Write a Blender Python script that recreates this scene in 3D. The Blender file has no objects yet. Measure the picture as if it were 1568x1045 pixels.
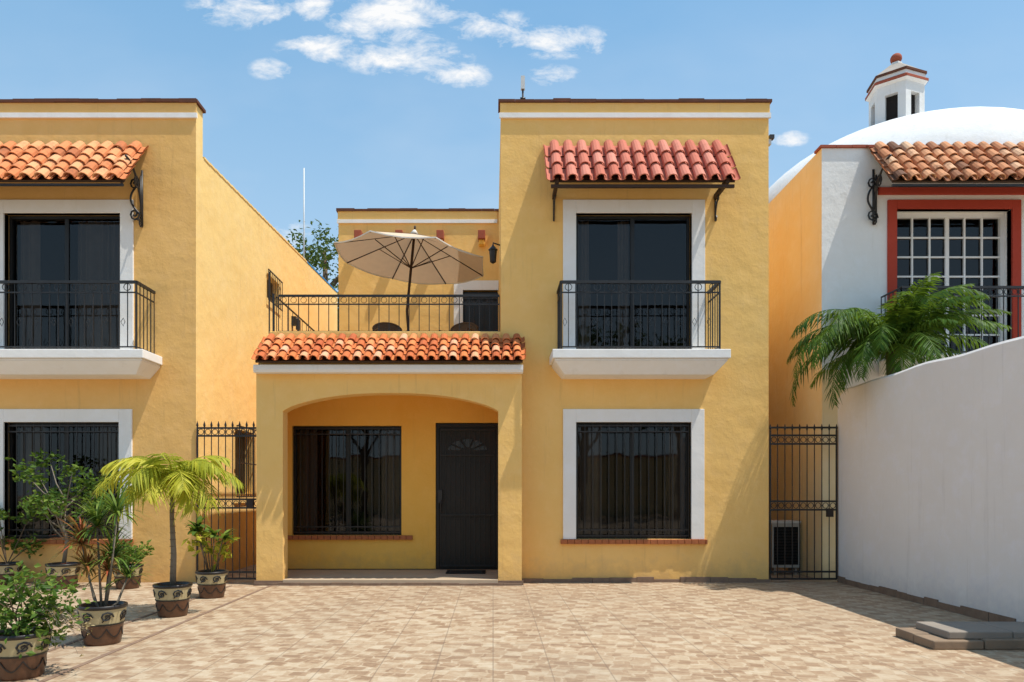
import bpy, math, random
from mathutils import Vector, Matrix
random.seed(7)
R=random.random
def U(a,b): return a+(b-a)*random.random()
scene=bpy.context.scene
# ------------------------------------------------------------ materials
MAT={}
class NT:
    def __init__(s,name):
        s.m=bpy.data.materials.new(name); s.m.use_nodes=True
        s.t=s.m.node_tree; s.t.nodes.clear(); MAT[name]=s.m
        s.out=s.n('ShaderNodeOutputMaterial')
    def n(s,typ,**kw):
        x=s.t.nodes.new(typ)
        for k,v in kw.items(): setattr(x,k,v)
        return x
    def l(s,a,b): s.t.links.new(a,b)
    def coord(s,scale=(1,1,1)):
        tc=s.n('ShaderNodeTexCoord'); mp=s.n('ShaderNodeMapping'); mp.inputs['Scale'].default_value=scale
        s.l(tc.outputs['Object'],mp.inputs[0]); return mp.outputs[0]
    def noise(s,vec,scale,detail=4,rough=.55,dist=0):
        x=s.n('ShaderNodeTexNoise'); x.inputs['Scale'].default_value=scale; x.inputs['Detail'].default_value=detail
        x.inputs['Roughness'].default_value=rough; x.inputs['Distortion'].default_value=dist
        s.l(vec,x.inputs['Vector']); return x.outputs['Fac']
    def ramp(s,fac,stops):
        x=s.n('ShaderNodeValToRGB'); e=x.color_ramp.elements
        while len(e)<len(stops): e.new(.5)
        for i,(p,c) in enumerate(stops):
            e[i].position=p; e[i].color=(c[0],c[1],c[2],1) if hasattr(c,'__len__') else (c,c,c,1)
        s.l(fac,x.inputs[0]); return x.outputs[0]
    def mix(s,fac,a,b,mode='MIX'):
        x=s.n('ShaderNodeMix',data_type='RGBA',blend_type=mode)
        for sock,v in ((x.inputs[0],fac),(x.inputs[6],a),(x.inputs[7],b)):
            if hasattr(v,'links'): s.l(v,sock)
            elif hasattr(v,'__len__'): sock.default_value=(v[0],v[1],v[2],1)
            else: sock.default_value=v
        return x.outputs[2]
    def math(s,op,a,b=0):
        x=s.n('ShaderNodeMath',operation=op)
        for sock,v in ((x.inputs[0],a),(x.inputs[1],b)):
            if hasattr(v,'links'): s.l(v,sock)
            else: sock.default_value=v
        return x.outputs[0]
    def bump(s,h,strength,dist,prev=None):
        x=s.n('ShaderNodeBump'); x.inputs['Strength'].default_value=strength; x.inputs['Distance'].default_value=dist
        s.l(h,x.inputs['Height'])
        if prev: s.l(prev,x.inputs['Normal'])
        return x.outputs[0]
    def bsdf(s,col,rough=.8,normal=None,spec=.3,metal=0):
        x=s.n('ShaderNodeBsdfPrincipled')
        if hasattr(col,'links'): s.l(col,x.inputs['Base Color'])
        else: x.inputs['Base Color'].default_value=(*col,1)
        if hasattr(rough,'links'): s.l(rough,x.inputs['Roughness'])
        else: x.inputs['Roughness'].default_value=rough
        x.inputs['Specular IOR Level'].default_value=spec; x.inputs['Metallic'].default_value=metal
        if normal: s.l(normal,x.inputs['Normal'])
        s.l(x.outputs[0],s.out.inputs[0]); return x
    def attr(s):
        x=s.n('ShaderNodeAttribute'); x.attribute_name='rnd'; return x.outputs['Fac']

def stucco(name,c,dark,stain=(.30,.19,.10),stain_amt=.3,lowdirt=True,bs=.22):
    t=NT(name); v=t.coord()
    big=t.noise(v,.9,4,.6,.4); col=t.mix(t.ramp(big,[(.3,0),(.7,1)]),dark,c)
    med=t.noise(v,5,5,.68); col=t.mix(t.math('MULTIPLY',t.ramp(med,[(.48,0),(.75,1)]),.3),col,(min(1,c[0]*1.08),min(1,c[1]*1.13),min(1,c[2]*1.5)))
    st=t.noise(t.coord((5,5,.35)),1.6,5,.7); col=t.mix(t.math('MULTIPLY',t.ramp(st,[(.58,0),(.8,1)]),stain_amt),col,stain)
    if lowdirt:
        sx=t.n('ShaderNodeSeparateXYZ'); t.l(t.coord(),sx.inputs[0])
        h=t.math('SUBTRACT',1,t.math('MULTIPLY',sx.outputs[2],2.2))
        h=t.math('ADD',h,t.math('MULTIPLY',t.math('SUBTRACT',med,.5),2.2))
        h=t.ramp(h,[(.15,0),(1,1)]); col=t.mix(t.math('MULTIPLY',h,.3),col,stain)
    hh=t.math('ADD',t.noise(v,3.1,5,.55,0),t.math('MULTIPLY',t.noise(v,26,3,.65),.14))
    t.bsdf(col,.92,t.bump(hh,bs*1.5,.05),.12)
stucco('stucco_yellow',(.93,.585,.20),(.88,.53,.165))
stucco('stucco_side_lit',(.95,.68,.28),(.91,.62,.23),stain_amt=.2)  # paler than the front: sunlight on the side wall put into the colour
stucco('stucco_ochre',(.86,.52,.185),(.80,.465,.15))
stucco('stucco_orange_shade',(.92,.52,.11),(.88,.47,.085),stain_amt=.12)  # porch shade and warm bounce put into the colour; also orange corbel sides
stucco('stucco_peach',(.92,.75,.46),(.90,.67,.34))
stucco('stucco_white',(.88,.86,.82),(.82,.80,.76),(.36,.33,.3),.22)
stucco('boundary_white',(.85,.80,.755),(.81,.755,.71),(.38,.33,.29),.22,bs=.16)
stucco('trim_white',(.88,.85,.80),(.83,.80,.75),(.4,.36,.3),.2,False,.12)
stucco('dome_white',(.82,.81,.78),(.70,.69,.66),(.3,.29,.27),.35,False,.2)
stucco('red_paint',(.50,.075,.045),(.42,.06,.035),(.2,.05,.04),.2,False,.15)
stucco('concrete',(.42,.37,.31),(.34,.29,.24),(.15,.12,.09),.4,False,.4)
stucco('blue_paint',(.05,.30,.65),(.04,.25,.55),stain_amt=.1,lowdirt=False)
def simple(name,c,c2=None,rough=.6,spec=.4,scale=20,bump=.2,metal=0):
    t=NT(name); v=t.coord(); f=t.noise(v,scale,4,.6)
    col=t.mix(f,c,c2 or tuple(x*.6 for x in c)); t.bsdf(col,rough,t.bump(f,bump,.005),spec,metal)
simple('iron',(.022,.02,.019),(.012,.011,.011),.45,.5)
simple('rusty_iron',(.045,.026,.018),(.02,.015,.013),.6,.4)
simple('alu_dark',(.018,.017,.016),None,.4,.4)
simple('wood_dark',(.06,.032,.018),None,.6,.3,8)
simple('wicker',(.16,.10,.06),(.08,.05,.03),.7,.3,40,.6)
simple('door_paint',(.018,.014,.011),(.011,.009,.007),.45,.35,6,.3)
simple('door_glass',(.03,.026,.022),(.02,.017,.014),.2,.5,6,.1)
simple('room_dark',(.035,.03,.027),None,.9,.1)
simple('curtain',(.36,.31,.26),(.22,.19,.16),.95,.1,3)
simple('brick_sill',(.50,.17,.06),(.30,.10,.05),.85,.2,14,.5)
simple('cap_brick',(.20,.075,.045),(.07,.045,.035),.9,.1,6,.6)
simple('stone_base',(.33,.22,.15),(.14,.09,.065),.9,.2,9,.8)
simple('step_tile',(.55,.43,.30),(.45,.34,.23),.6,.3,3)
simple('step_stone',(.36,.25,.16),(.16,.12,.09),.85,.2,5,.8)
simple('step_slab',(.33,.28,.23),(.22,.19,.16),.85,.2,4,.6)
simple('black_rubber',(.015,.015,.016),None,.8,.3)
simple('ac_white',(.55,.54,.50),(.42,.41,.38),.5,.4,5)
simple('pot_brown',(.17,.07,.03),(.06,.03,.018),.38,.5,14,.6)
simple('pot_cream',(.55,.46,.26),(.42,.33,.17),.55,.4,14,.3)
simple('pot_black',(.025,.02,.018),None,.4,.5)
simple('soil',(.06,.04,.028),None,1,.05,30,1)
simple('bark',(.20,.14,.09),(.09,.065,.045),.95,.1,18,.8)
simple('bark_grey',(.26,.22,.17),(.14,.12,.09),.95,.1,25,.8)
simple('white_metal',(.7,.7,.68),(.55,.55,.53),.4,.4)
simple('terra_red',(.42,.11,.06),(.3,.08,.05),.8,.2)
for nm,c in (('fabric_beige',(.74,.58,.42)),('fabric_light',(.86,.82,.75))):
    t=NT(nm); f=t.noise(t.coord(),8,4,.6); col=t.mix(f,c,tuple(x*.85 for x in c)); d=t.bsdf(col,.9,None,.1)
    tl=t.n('ShaderNodeBsdfTranslucent'); t.l(col,tl.inputs[0]); mx=t.n('ShaderNodeMixShader'); mx.inputs[0].default_value=.12
    t.l(d.outputs[0],mx.inputs[1]); t.l(tl.outputs[0],mx.inputs[2]); t.l(mx.outputs[0],t.out.inputs[0])
def leaf(name,c1,c2,c3,tr=.35):
    t=NT(name); a=t.attr()
    col=t.ramp(a,[(0,c1),(.55,c2),(1,c3)])
    d=t.n('ShaderNodeBsdfPrincipled'); t.l(col,d.inputs['Base Color']); d.inputs['Roughness'].default_value=.55; d.inputs['Specular IOR Level'].default_value=.2
    tl=t.n('ShaderNodeBsdfTranslucent'); t.l(t.mix(.3,col,(.35,.45,.03)),tl.inputs[0])
    mx=t.n('ShaderNodeMixShader'); mx.inputs[0].default_value=tr
    t.l(d.outputs[0],mx.inputs[1]); t.l(tl.outputs[0],mx.inputs[2]); t.l(mx.outputs[0],t.out.inputs[0])
leaf('leaf_palm',(.016,.045,.008),(.045,.12,.014),(.17,.28,.03))
leaf('leaf_yellow',(.16,.20,.02),(.46,.46,.04),(.74,.64,.09),.4)
leaf('leaf_bush',(.03,.075,.012),(.08,.16,.025),(.22,.30,.05))
leaf('leaf_dark',(.02,.045,.012),(.045,.085,.022),(.09,.14,.04))
leaf('leaf_red',(.10,.12,.03),(.34,.13,.04),(.45,.09,.05))
leaf('leaf_dry',(.30,.22,.10),(.40,.30,.15),(.5,.4,.22),.2)
def tilemat(name,stops,dirt,wh=.12):
    t=NT(name); v=t.coord(); col=t.ramp(t.attr(),stops)
    f=t.noise(v,7,5,.7); col=t.mix(t.math('MULTIPLY',t.ramp(f,[(.52,0),(.72,1)]),dirt),col,(.09,.045,.03))
    g=t.noise(v,40,3,.6); col=t.mix(t.math('MULTIPLY',g,wh),col,(.75,.45,.3))
    t.bsdf(col,.85,t.bump(g,.4,.006),.15)
tilemat('tiles_orange',[(0,(.36,.11,.045)),(.15,(.66,.22,.08)),(.6,(.78,.32,.13)),(1,(.80,.42,.21))],.55)
tilemat('tiles_old',[(0,(.14,.07,.045)),(.3,(.50,.20,.09)),(.7,(.66,.31,.15)),(1,(.70,.44,.27))],.85)
tilemat('tiles_red',[(0,(.52,.14,.09)),(.5,(.60,.19,.13)),(1,(.68,.26,.19))],.25,.12)
tilemat('tiles_porch',[(0,(.48,.11,.035)),(.5,(.70,.21,.06)),(.8,(.76,.29,.11)),(1,(.78,.42,.25))],.25,.1)
# glass
t=NT('window_glass'); tr=t.n('ShaderNodeBsdfTransparent'); tr.inputs[0].default_value=(.48,.46,.44,1)
gl=t.n('ShaderNodeBsdfGlossy'); gl.inputs['Roughness'].default_value=.02
gl.inputs[0].default_value=(.85,.85,.85,1)
t.l(t.bump(t.noise(t.coord(),1.3,2),.06,.05),gl.inputs['Normal'])
fr=t.n('ShaderNodeFresnel'); fr.inputs[0].default_value=1.5
mx=t.n('ShaderNodeMixShader'); t.l(fr.outputs[0],mx.inputs[0]); t.l(tr.outputs[0],mx.inputs[1]); t.l(gl.outputs[0],mx.inputs[2]); t.l(mx.outputs[0],t.out.inputs[0])
# paving
t=NT('paving'); v=t.coord()
wob=t.n('ShaderNodeVectorMath',operation='ADD'); nz=t.n('ShaderNodeTexNoise'); nz.inputs['Scale'].default_value=6; nz.inputs['Detail'].default_value=3; t.l(v,nz.inputs['Vector'])
sc=t.n('ShaderNodeVectorMath',operation='SCALE'); sc.inputs['Scale'].default_value=.13; t.l(nz.outputs['Color'],sc.inputs[0]); t.l(v,wob.inputs[0]); t.l(sc.outputs[0],wob.inputs[1])
def brick(vec,w,h,m,off,c1,c2,cm,sm=.1,bias=0):
    b=t.n('ShaderNodeTexBrick'); b.offset=off; b.inputs['Scale'].default_value=1; b.inputs['Brick Width'].default_value=w; b.inputs['Row Height'].default_value=h
    b.inputs['Mortar Size'].default_value=m; b.inputs['Mortar Smooth'].default_value=sm; b.inputs['Bias'].default_value=bias
    for k,c in (('Color1',c1),('Color2',c2),('Mortar',cm)): b.inputs[k].default_value=(*c,1)
    t.l(vec,b.inputs['Vector']); return b
mpr=t.n('ShaderNodeMapping'); mpr.inputs['Rotation'].default_value=(0,0,.22); t.l(wob.outputs[0],mpr.inputs[0])
b0=brick(mpr.outputs[0],.17,.13,.014,.5,(1,1,1),(0,0,0),(.8,.8,.8),.6)
ck=t.n('ShaderNodeTexChecker'); ck.inputs['Scale'].default_value=6.6; ck.inputs[1].default_value=(1,1,1,1); ck.inputs[2].default_value=(0,0,0,1); t.l(mpr.outputs[0],ck.inputs[0])
f=t.math('ADD',t.math('MULTIPLY',b0.outputs[0],.62),t.math('ADD',t.math('MULTIPLY',ck.outputs[0],.24),t.math('MULTIPLY',t.math('SUBTRACT',t.noise(v,18,4,.7),.5),.9)))
col=t.ramp(f,[(.05,(.25,.15,.085)),(.35,(.36,.235,.14)),(.6,(.46,.345,.225)),(.9,(.55,.45,.32))])
col=t.mix(t.math('MULTIPLY',t.noise(v,2.2,4,.6),.4),col,(.42,.31,.21))
b2=brick(v,.45,.45,.006,0,(0,0,0),(0,0,0),(1,1,1),.2)
col=t.mix(t.math('MULTIPLY',b2.outputs[0],.5),col,(.17,.12,.085))
patch=t.noise(v,.35,5,.6)
col=t.mix(t.math('MULTIPLY',t.ramp(patch,[(.42,0),(.72,1)]),.4),col,(.25,.185,.13))
t.bsdf(col,.72,t.bump(t.math('SUBTRACT',t.noise(v,30,3),b2.outputs[1]),.25,.004),.25)

# ------------------------------------------------------------ builder
def empty(name,loc=(0,0,0)):
    e=bpy.data.objects.new(name,None); e.location=loc; scene.collection.objects.link(e); return e
class B:
    def __init__(s): s.v=[];s.f=[];s.m=[];s.r=[];s.sm=[]
    def add(s,vs,fs,mat,r=None,smooth=False):
        o=len(s.v); s.v+= [tuple(p) for p in vs]
        for f in fs: s.f.append([i+o for i in f]); s.m.append(mat); s.r.append(R() if r is None else r); s.sm.append(smooth)
    def quad(s,a,b,c,d,mat,r=None): s.add([a,b,c,d],[(0,1,2,3)],mat,r)
    def box(s,x0,x1,y0,y1,z0,z1,mat,r=None):
        s.add([(x0,y0,z0),(x1,y0,z0),(x1,y1,z0),(x0,y1,z0),(x0,y0,z1),(x1,y0,z1),(x1,y1,z1),(x0,y1,z1)],
              [(0,3,2,1),(4,5,6,7),(0,1,5,4),(1,2,6,5),(2,3,7,6),(3,0,4,7)],mat,r)
    def prism(s,prof,x0,x1,mat):
        n=len(prof); vs=[(x0,y,z) for y,z in prof]+[(x1,y,z) for y,z in prof]
        s.add(vs,[(i,(i+1)%n,n+(i+1)%n,n+i) for i in range(n)]+[tuple(range(n-1,-1,-1)),tuple(range(n,2*n))],mat)
    def tube(s,pts,r,mat,n=6,closed=False,smooth=True,rnd=None):
        pts=[Vector(p) for p in pts]; N=len(pts); vs=[]; 
        rr=r if hasattr(r,'__len__') else [r]*N
        up=None
        for i,p in enumerate(pts):
            if closed: d=(pts[(i+1)%N]-pts[i-1])
            else: d=pts[min(i+1,N-1)]-pts[max(i-1,0)]
            if d.length<1e-9: d=Vector((0,0,1))
            d.normalize()
            if up is None: up=Vector((0,0,1)) if abs(d.z)<.9 else Vector((1,0,0))
            a=d.cross(up)
            if a.length<1e-4: a=d.cross(Vector((.3,1,.2)))
            a.normalize(); b=a.cross(d).normalized(); up=b
            for k in range(n):
                an=2*math.pi*(k+.5)/n; vs.append(p+(a*math.cos(an)+b*math.sin(an))*rr[i])
        fs=[]
        for i in range(N if closed else N-1):
            j=(i+1)%N
            for k in range(n): fs.append((i*n+k,i*n+(k+1)%n,j*n+(k+1)%n,j*n+k))
        if not closed: fs+= [tuple(range(n-1,-1,-1)),tuple(range((N-1)*n,N*n))]
        s.add(vs,fs,mat,rnd,smooth and n>4)
    def ring(s,c,rad,r,mat,axis='y',n=10):
        pts=[]
        for k in range(n):
            a=2*math.pi*k/n; 
            if axis=='y': pts.append((c[0]+rad*math.cos(a),c[1],c[2]+rad*math.sin(a)))
            elif axis=='x': pts.append((c[0],c[1]+rad*math.cos(a),c[2]+rad*math.sin(a)))
            else: pts.append((c[0]+rad*math.cos(a),c[1]+rad*math.sin(a),c[2]))
        s.tube(pts,r,mat,4,True)
    def lathe(s,c,prof,mat,n=28,smooth=True):
        vs=[];
        for r,z in prof:
            for k in range(n):
                a=2*math.pi*k/n; vs.append((c[0]+r*math.cos(a),c[1]+r*math.sin(a),c[2]+z))
        fs=[]
        for i in range(len(prof)-1):
            for k in range(n): fs.append((i*n+k,i*n+(k+1)%n,(i+1)*n+(k+1)%n,(i+1)*n+k))
        s.add(vs,fs,mat,None,smooth)
    def obj(s,name,parent=None,bevel=0):
        me=bpy.data.meshes.new(name); me.from_pydata(s.v,[],s.f)
        names=[]; 
        for m in s.m:
            if m not in names: names.append(m)
        for m in names: me.materials.append(MAT[m])
        me.polygons.foreach_set('material_index',[names.index(m) for m in s.m])
        me.polygons.foreach_set('use_smooth',s.sm)
        a=me.attributes.new('rnd','FLOAT','FACE'); a.data.foreach_set('value',s.r)
        me.update(); o=bpy.data.objects.new(name,me); scene.collection.objects.link(o)
        if parent: o.parent=parent
        if bevel:
            md=o.modifiers.new('bevel','BEVEL'); md.width=bevel; md.segments=2; md.limit_method='ANGLE'
        return o
def wall(b,mp,u0,u1,v0,v1,holes,depth,mat,rmat=None):
    us=sorted({u0,u1,*[h[0] for h in holes],*[h[1] for h in holes]}); vs=sorted({v0,v1,*[h[2] for h in holes],*[h[3] for h in holes]})
    us=[u for u in us if u0<=u<=u1]; vs=[v for v in vs if v0<=v<=v1]
    for i in range(len(us)-1):
        for j in range(len(vs)-1):
            cu=(us[i]+us[i+1])/2; cv=(vs[j]+vs[j+1])/2
            if any(h[0]<cu<h[1] and h[2]<cv<h[3] for h in holes): continue
            b.quad(mp(us[i],vs[j],0),mp(us[i+1],vs[j],0),mp(us[i+1],vs[j+1],0),mp(us[i],vs[j+1],0),mat)
    for a,c,e,g in holes:
        if e<v0: e=v0
        m=rmat or mat
        b.quad(mp(a,e,0),mp(a,g,0),mp(a,g,depth),mp(a,e,depth),m); b.quad(mp(c,e,0),mp(c,g,0),mp(c,g,depth),mp(c,e,depth),m)
        b.quad(mp(a,g,0),mp(c,g,0),mp(c,g,depth),mp(a,g,depth),m)
        if e>v0: b.quad(mp(a,e,0),mp(c,e,0),mp(c,e,depth),mp(a,e,depth),m)
def MY(y): return lambda u,v,d:(u,y+d,v)
def MXp(x): return lambda u,v,d:(x-d,u,v)
def tiles(name,parent,x0,x1,yb,zb,yf,zf,cw,rows,mat,jit=.006):
    b=B(); D=Vector((0,yf-yb,zf-zb)); L=D.length; d=D/L; n=Vector((0,d.z,-d.y)); nc=round((x1-x0)/cw); cw=(x1-x0)/nc; O=Vector((0,yb,zb)); lr=L/rows
    def tile(cx,s0,s1,r0,r1,h0,h1,conv,rnd):
        vs=[];S=7; jx=U(-jit,jit); tw=U(-jit,jit)
        for (s,r,h,x) in ((s0,r0,h0,jx),(s1,r1,h1,jx+tw)):
            for q in (1,.82):
                for k in range(S):
                    a=math.pi*k/(S-1); w=math.cos(a)*r*q; z=math.sin(a)*r*q*.95
                    if not conv: z=-z*.6
                    vs.append(O+d*s+n*(h+z)+Vector((cx+x+w,0,0)))
        fs=[]
        for k in range(S-1):
            fs.append((k,k+1,2*S+k+1,2*S+k)); fs.append((S+k,3*S+k,3*S+k+1,S+k+1)); fs.append((2*S+k,2*S+k+1,3*S+k+1,3*S+k))
        b.add(vs,fs,mat,rnd,False)
    for c in range(nc+1):
        cx=x0+cw*c
        for k in range(rows):
            j=U(-jit,jit)*2
            if c<nc: tile(cx+cw/2,k*lr,(k+1)*lr+.03+j,cw*.34,cw*.40,.035,.06,True,R())
            tile(cx,k*lr,(k+1)*lr+.0+j,cw*.34,cw*.30,.035,.05,False,R()*.5)
    b.obj(name,parent)
    b=B(); p=[O+n*-.0,O+d*(L-.02)]; q=[x+n*-.03 for x in p]
    b.prism([(p[0].y,p[0].z),(p[1].y,p[1].z),(q[1].y,q[1].z),(q[0].y,q[0].z)],x0,x1,'wood_dark'); b.obj(name+'_deck',parent)
def bars(b,p0,p1,z0,z1,n,r,mat,rails=(),rr=.012,skip_ends=False):
    p0=Vector((p0[0],p0[1],0)); p1=Vector((p1[0],p1[1],0))
    for i in range(n+1):
        p=p0.lerp(p1,i/n); b.tube([(p.x,p.y,z0),(p.x,p.y,z1)],r,mat,4,False,False)
    for z in rails:
        d=(p1-p0).normalized(); s=Vector((-d.y,d.x,0))*rr; a=[p0+s,p1+s,p1-s,p0-s]
        b.add([(q.x,q.y,z-rr) for q in a]+[(q.x,q.y,z+rr) for q in a],[(0,1,2,3),(7,6,5,4),(0,4,5,1),(1,5,6,2),(2,6,7,3),(3,7,4,0)],mat)
def scroll(b,x,y,z,h,proj,r=.014):
    b.tube([(x,y-.01,z),(x,y-.01,z-h)],r,'iron',5)
    pts=[(x,y-proj+proj*math.cos(a),z-h+h*math.sin(a)) for a in [math.pi/2*k/8 for k in range(9)]]
    b.tube(pts,r,'iron',5)
    for cy,cz,s in ((y-proj*.35,z-h*.3,1),(y-proj*.1,z-h*.95,-1)):
        b.tube([(x,cy+s*(.1*h*(1-k/16))*math.cos(k*.8),cz+(.13*h*(1-k/16))*math.sin(k*.8)) for k in range(14)],r*.7,'iron',4)
def side_scroll(b,x,y,z,h,w):
    b.tube([(x,y,z),(x,y,z-h)],.014,'iron',5)
    b.tube([(x-w*math.sin(k/12*math.pi)*(.9),y-.02,z-h*.15-h*.7*k/12) for k in range(13)],.016,'iron',5)
    for cz,s in ((z-h*.2,1),(z-h*.85,-1)):
        b.tube([(x-w*.5+w*.5*(1-k/15)*math.cos(k*.75),y-.03,cz+s*w*.6*(1-k/15)*math.sin(k*.75)) for k in range(13)],.014,'iron',4)

def window(parent,x0,x1,z0,z1,y,kind,trim=.2,trimb=0,curtain=False,room=True,flip=False):
    b=B(); T=trim; f=y-.03
    if T:
        b.box(x0-T,x0,f,y+.1,z0-trimb,z1+T,'trim_white'); b.box(x1,x1+T,f,y+.1,z0-trimb,z1+T,'trim_white'); b.box(x0,x1,f,y+.1,z1,z1+T,'trim_white')
        b.obj('window_surround',parent,.006)
    b=B(); g=y+.13; w=.045; m='alu_dark'
    for a in ((x0,x0+w,z0,z1),(x1-w,x1,z0,z1),(x0+w,x1-w,z1-w,z1),(x0+w,x1-w,z0,z0+w)): b.box(a[0]+.002,a[1]-.002,g-.03,g+.03,a[2]+.002,a[3]-.002,m)
    xm=(x0+x1)/2; b.box(xm-.03,xm+.03,g-.025,g+.025,z0+w,z1-w,m)
    b.obj('window_frame',parent)
    b=B(); b.quad((x0+w,g+.005,z0+w),(xm-.03,g+.005,z0+w),(xm-.03,g+.005,z1-w),(x0+w,g+.005,z1-w),'window_glass')
    b.quad((xm+.03,g-.008,z0+w),(x1-w,g-.008,z0+w),(x1-w,g-.008,z1-w),(xm+.03,g-.008,z1-w),'window_glass'); b.obj('window_pane',parent)
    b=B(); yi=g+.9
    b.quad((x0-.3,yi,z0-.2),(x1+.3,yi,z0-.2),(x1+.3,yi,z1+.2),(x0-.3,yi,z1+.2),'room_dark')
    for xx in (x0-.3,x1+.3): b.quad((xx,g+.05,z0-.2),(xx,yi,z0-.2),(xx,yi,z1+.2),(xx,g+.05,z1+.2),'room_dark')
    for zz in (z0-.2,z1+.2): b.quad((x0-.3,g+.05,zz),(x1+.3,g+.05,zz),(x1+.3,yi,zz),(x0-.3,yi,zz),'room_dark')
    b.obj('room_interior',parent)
    if curtain:
        b=B()
        for (c0,c1) in curtain:
            N=int((c1-c0)/.018); P=[(c0+(c1-c0)*i/N, g+.12+.025*math.sin(i*.9+math.sin(i*.23)*2)) for i in range(N+1)]
            for i in range(N): b.add([(P[i][0],P[i][1],z0+.02),(P[i+1][0],P[i+1][1],z0+.02),(P[i+1][0],P[i+1][1],z1-.03),(P[i][0],P[i][1],z1-.03)],[(0,1,2,3)],'curtain',None,True)
        b.obj('curtains',parent)
def sill(parent,x0,x1,y,z,h=.07):
    b=B(); x=x0; 
    while x<x1-.02:
        w=min(.105,x1-x); b.box(x+.003,x+w-.003,y-.055-U(0,.008),y+.1,z-h-U(0,.004),z-.002,'brick_sill'); x+=w
    b.obj('brick_sill',parent,.004)
def grille(parent,x0,x1,z0,z1,y,n,name='window_grille'):
    b=B(); bars(b,(x0,y),(x1,y),z0,z1,n,.008,'iron',[z0+.03,z1-.03,z0+.12,z1-.12],.01); b.obj(name,parent)
def balcony(parent,x0,x1,y,ztop,rx0,rx1,proj=.62,rh=.98,nb=22):
    b=B(); yf=y-proj
    def lay(i,za,zb):
        b.box(x0+i,x1-i,yf+i,y-.001,za,zb,'trim_white')
    lay(0,ztop-.13,ztop); lay(.035,ztop-.16,ztop-.13)
    i0,i1=.035,.19; za,zb=ztop-.16,ztop-.34
    vs=[(x0+i0,yf+i0,za),(x1-i0,yf+i0,za),(x1-i0,y,za),(x0+i0,y,za),(x0+i1,yf+i1,zb),(x1-i1,yf+i1,zb),(x1-i1,y,zb),(x0+i1,y,zb)]
    b.add(vs,[(0,1,5,4),(1,2,6,5),(3,0,4,7),(4,5,6,7)],'trim_white'); b.obj('balcony_slab',parent,.01)
    b=B(); ry=yf+.05; z0=ztop+.04; z1=ztop+rh
    bars(b,(rx0,ry),(rx1,ry),z0,z1,nb,.008,'iron',[z0,z1-.15],.009); bars(b,(rx0,ry),(rx1,ry),z0,z0+.01,1,.008,'iron',[z1],.02)
    for xx in (rx0,rx1):
        bars(b,(xx,ry),(xx,y-.02),z0,z1,5,.008,'iron',[z0,z1-.15],.009); bars(b,(xx,ry),(xx,y-.02),z0,z0+.01,1,.008,'iron',[z1],.02)
        b.tube([(xx,ry,ztop),(xx,ry,z1+.02)],.017,'iron',4,False,False)
    for k in range(nb//2): b.ring((rx0+(rx1-rx0)*(2*k+1)/nb,ry-.012,z1-.075),.05,.006,'iron')
    for k in range(0,nb,2):
        xx=rx0+(rx1-rx0)*(k+.5)/nb; b.tube([(xx,ry,z0+.3),(xx+.03,ry-.01,z0+.36),(xx,ry,z0+.42),(xx-.03,ry-.01,z0+.36)],.005,'iron',4,True)
    b.obj('balcony_railing',parent)

# ============================================================ LEFT HOUSE
H=empty('yellow_house')
LX=-4.55; SY='stucco_side_lit'
b=B()
wall(b,MY(0),-9.6,LX,0,7.35,[(-7.48,-5.70,3.45,5.65),(-7.48,-5.72,.66,2.45)],.12,'stucco_ochre')
wall(b,MXp(LX),.001,10,0,6.6,[(1.67,2.6,1.35,2.5),(3.45,4.3,5.3,5.8),(7.2,8.2,5.0,5.45)],.15,SY)
b.quad((LX,.001,6.6),(LX,.26,6.6),(LX,.26,7.35),(LX,.001,7.35),SY)
b.add([(LX,.262,6.6),(LX,10,6.6),(LX,10,7.2),(LX,.262,6.62)],[(0,1,2,3)],SY)
b.quad((-9.6,.26,6.5),(LX,.26,6.5),(LX,.26,7.35),(-9.6,.26,7.35),SY)
b.quad((-9.6,.26,6.5),(LX-.2,.26,6.5),(LX-.2,10,6.5),(-9.6,10,6.5),'concrete')
b.quad((LX-.2,.26,6.5),(LX-.2,10,6.5),(LX-.2,10,7.2),(LX-.2,.26,6.62),SY)
b.quad((-9.6,10,0),(LX,10,0),(LX,10,7.2),(-9.6,10,7.2),SY); b.quad((-9.6,0,0),(-9.6,10,0),(-9.6,10,7),(-9.6,0,7),SY)
for (a,c,e,g) in ((1.67,2.6,1.35,2.5),(3.45,4.3,5.3,5.8),(7.2,8.2,5.0,5.45)):
    b.quad((LX-.14,a,e),(LX-.14,c,e),(LX-.14,c,g),(LX-.14,a,g),'alu_dark')
b.obj('walls',H)
def parapet_cap(parent,x0,x1,y0,y1,z,ztrim,band=True,left=True,right=True):
    b=B(); x=x0-.04
    while x<x1+.04:
        w=min(U(.25,.4),x1+.04-x); b.box(x,x+w-.002,y0-.045,y1+.03,z-.015+U(-.004,.004),z+.03+U(-.008,.01),'cap_brick'); x+=w
    b.obj('parapet_cap',parent)
    b=B(); b.box(x0-(.025 if left else 0),x1+(.025 if right else 0),y0-.035,y0-.001,ztrim,ztrim+.075,'trim_white')
    b.box(x0-(.012 if left else 0),x1+(.012 if right else 0),y0-.018,y0-.001,ztrim+.077,z-.018,parent['top']); b.obj('cornice_band',parent)
H['top']='stucco_ochre'; parapet_cap(H,-9.6,LX,0,.26,7.35,7.10,left=False)
b=B(); 
for k in range(40): b.box(LX-.22,LX+.012,.3+k*.24,.3+k*.24+.2399,6.62+.58*(k*.24+.1)/9.74,6.65+.58*(k*.24+.1)/9.74,SY if k<26 else 'blue_paint')
b.obj('side_wall_coping',H)
window(H,-7.48,-5.70,3.45,5.65,0,'s',.2,0,[(-7.4,-7.1),(-6.5,-5.8)])
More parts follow.
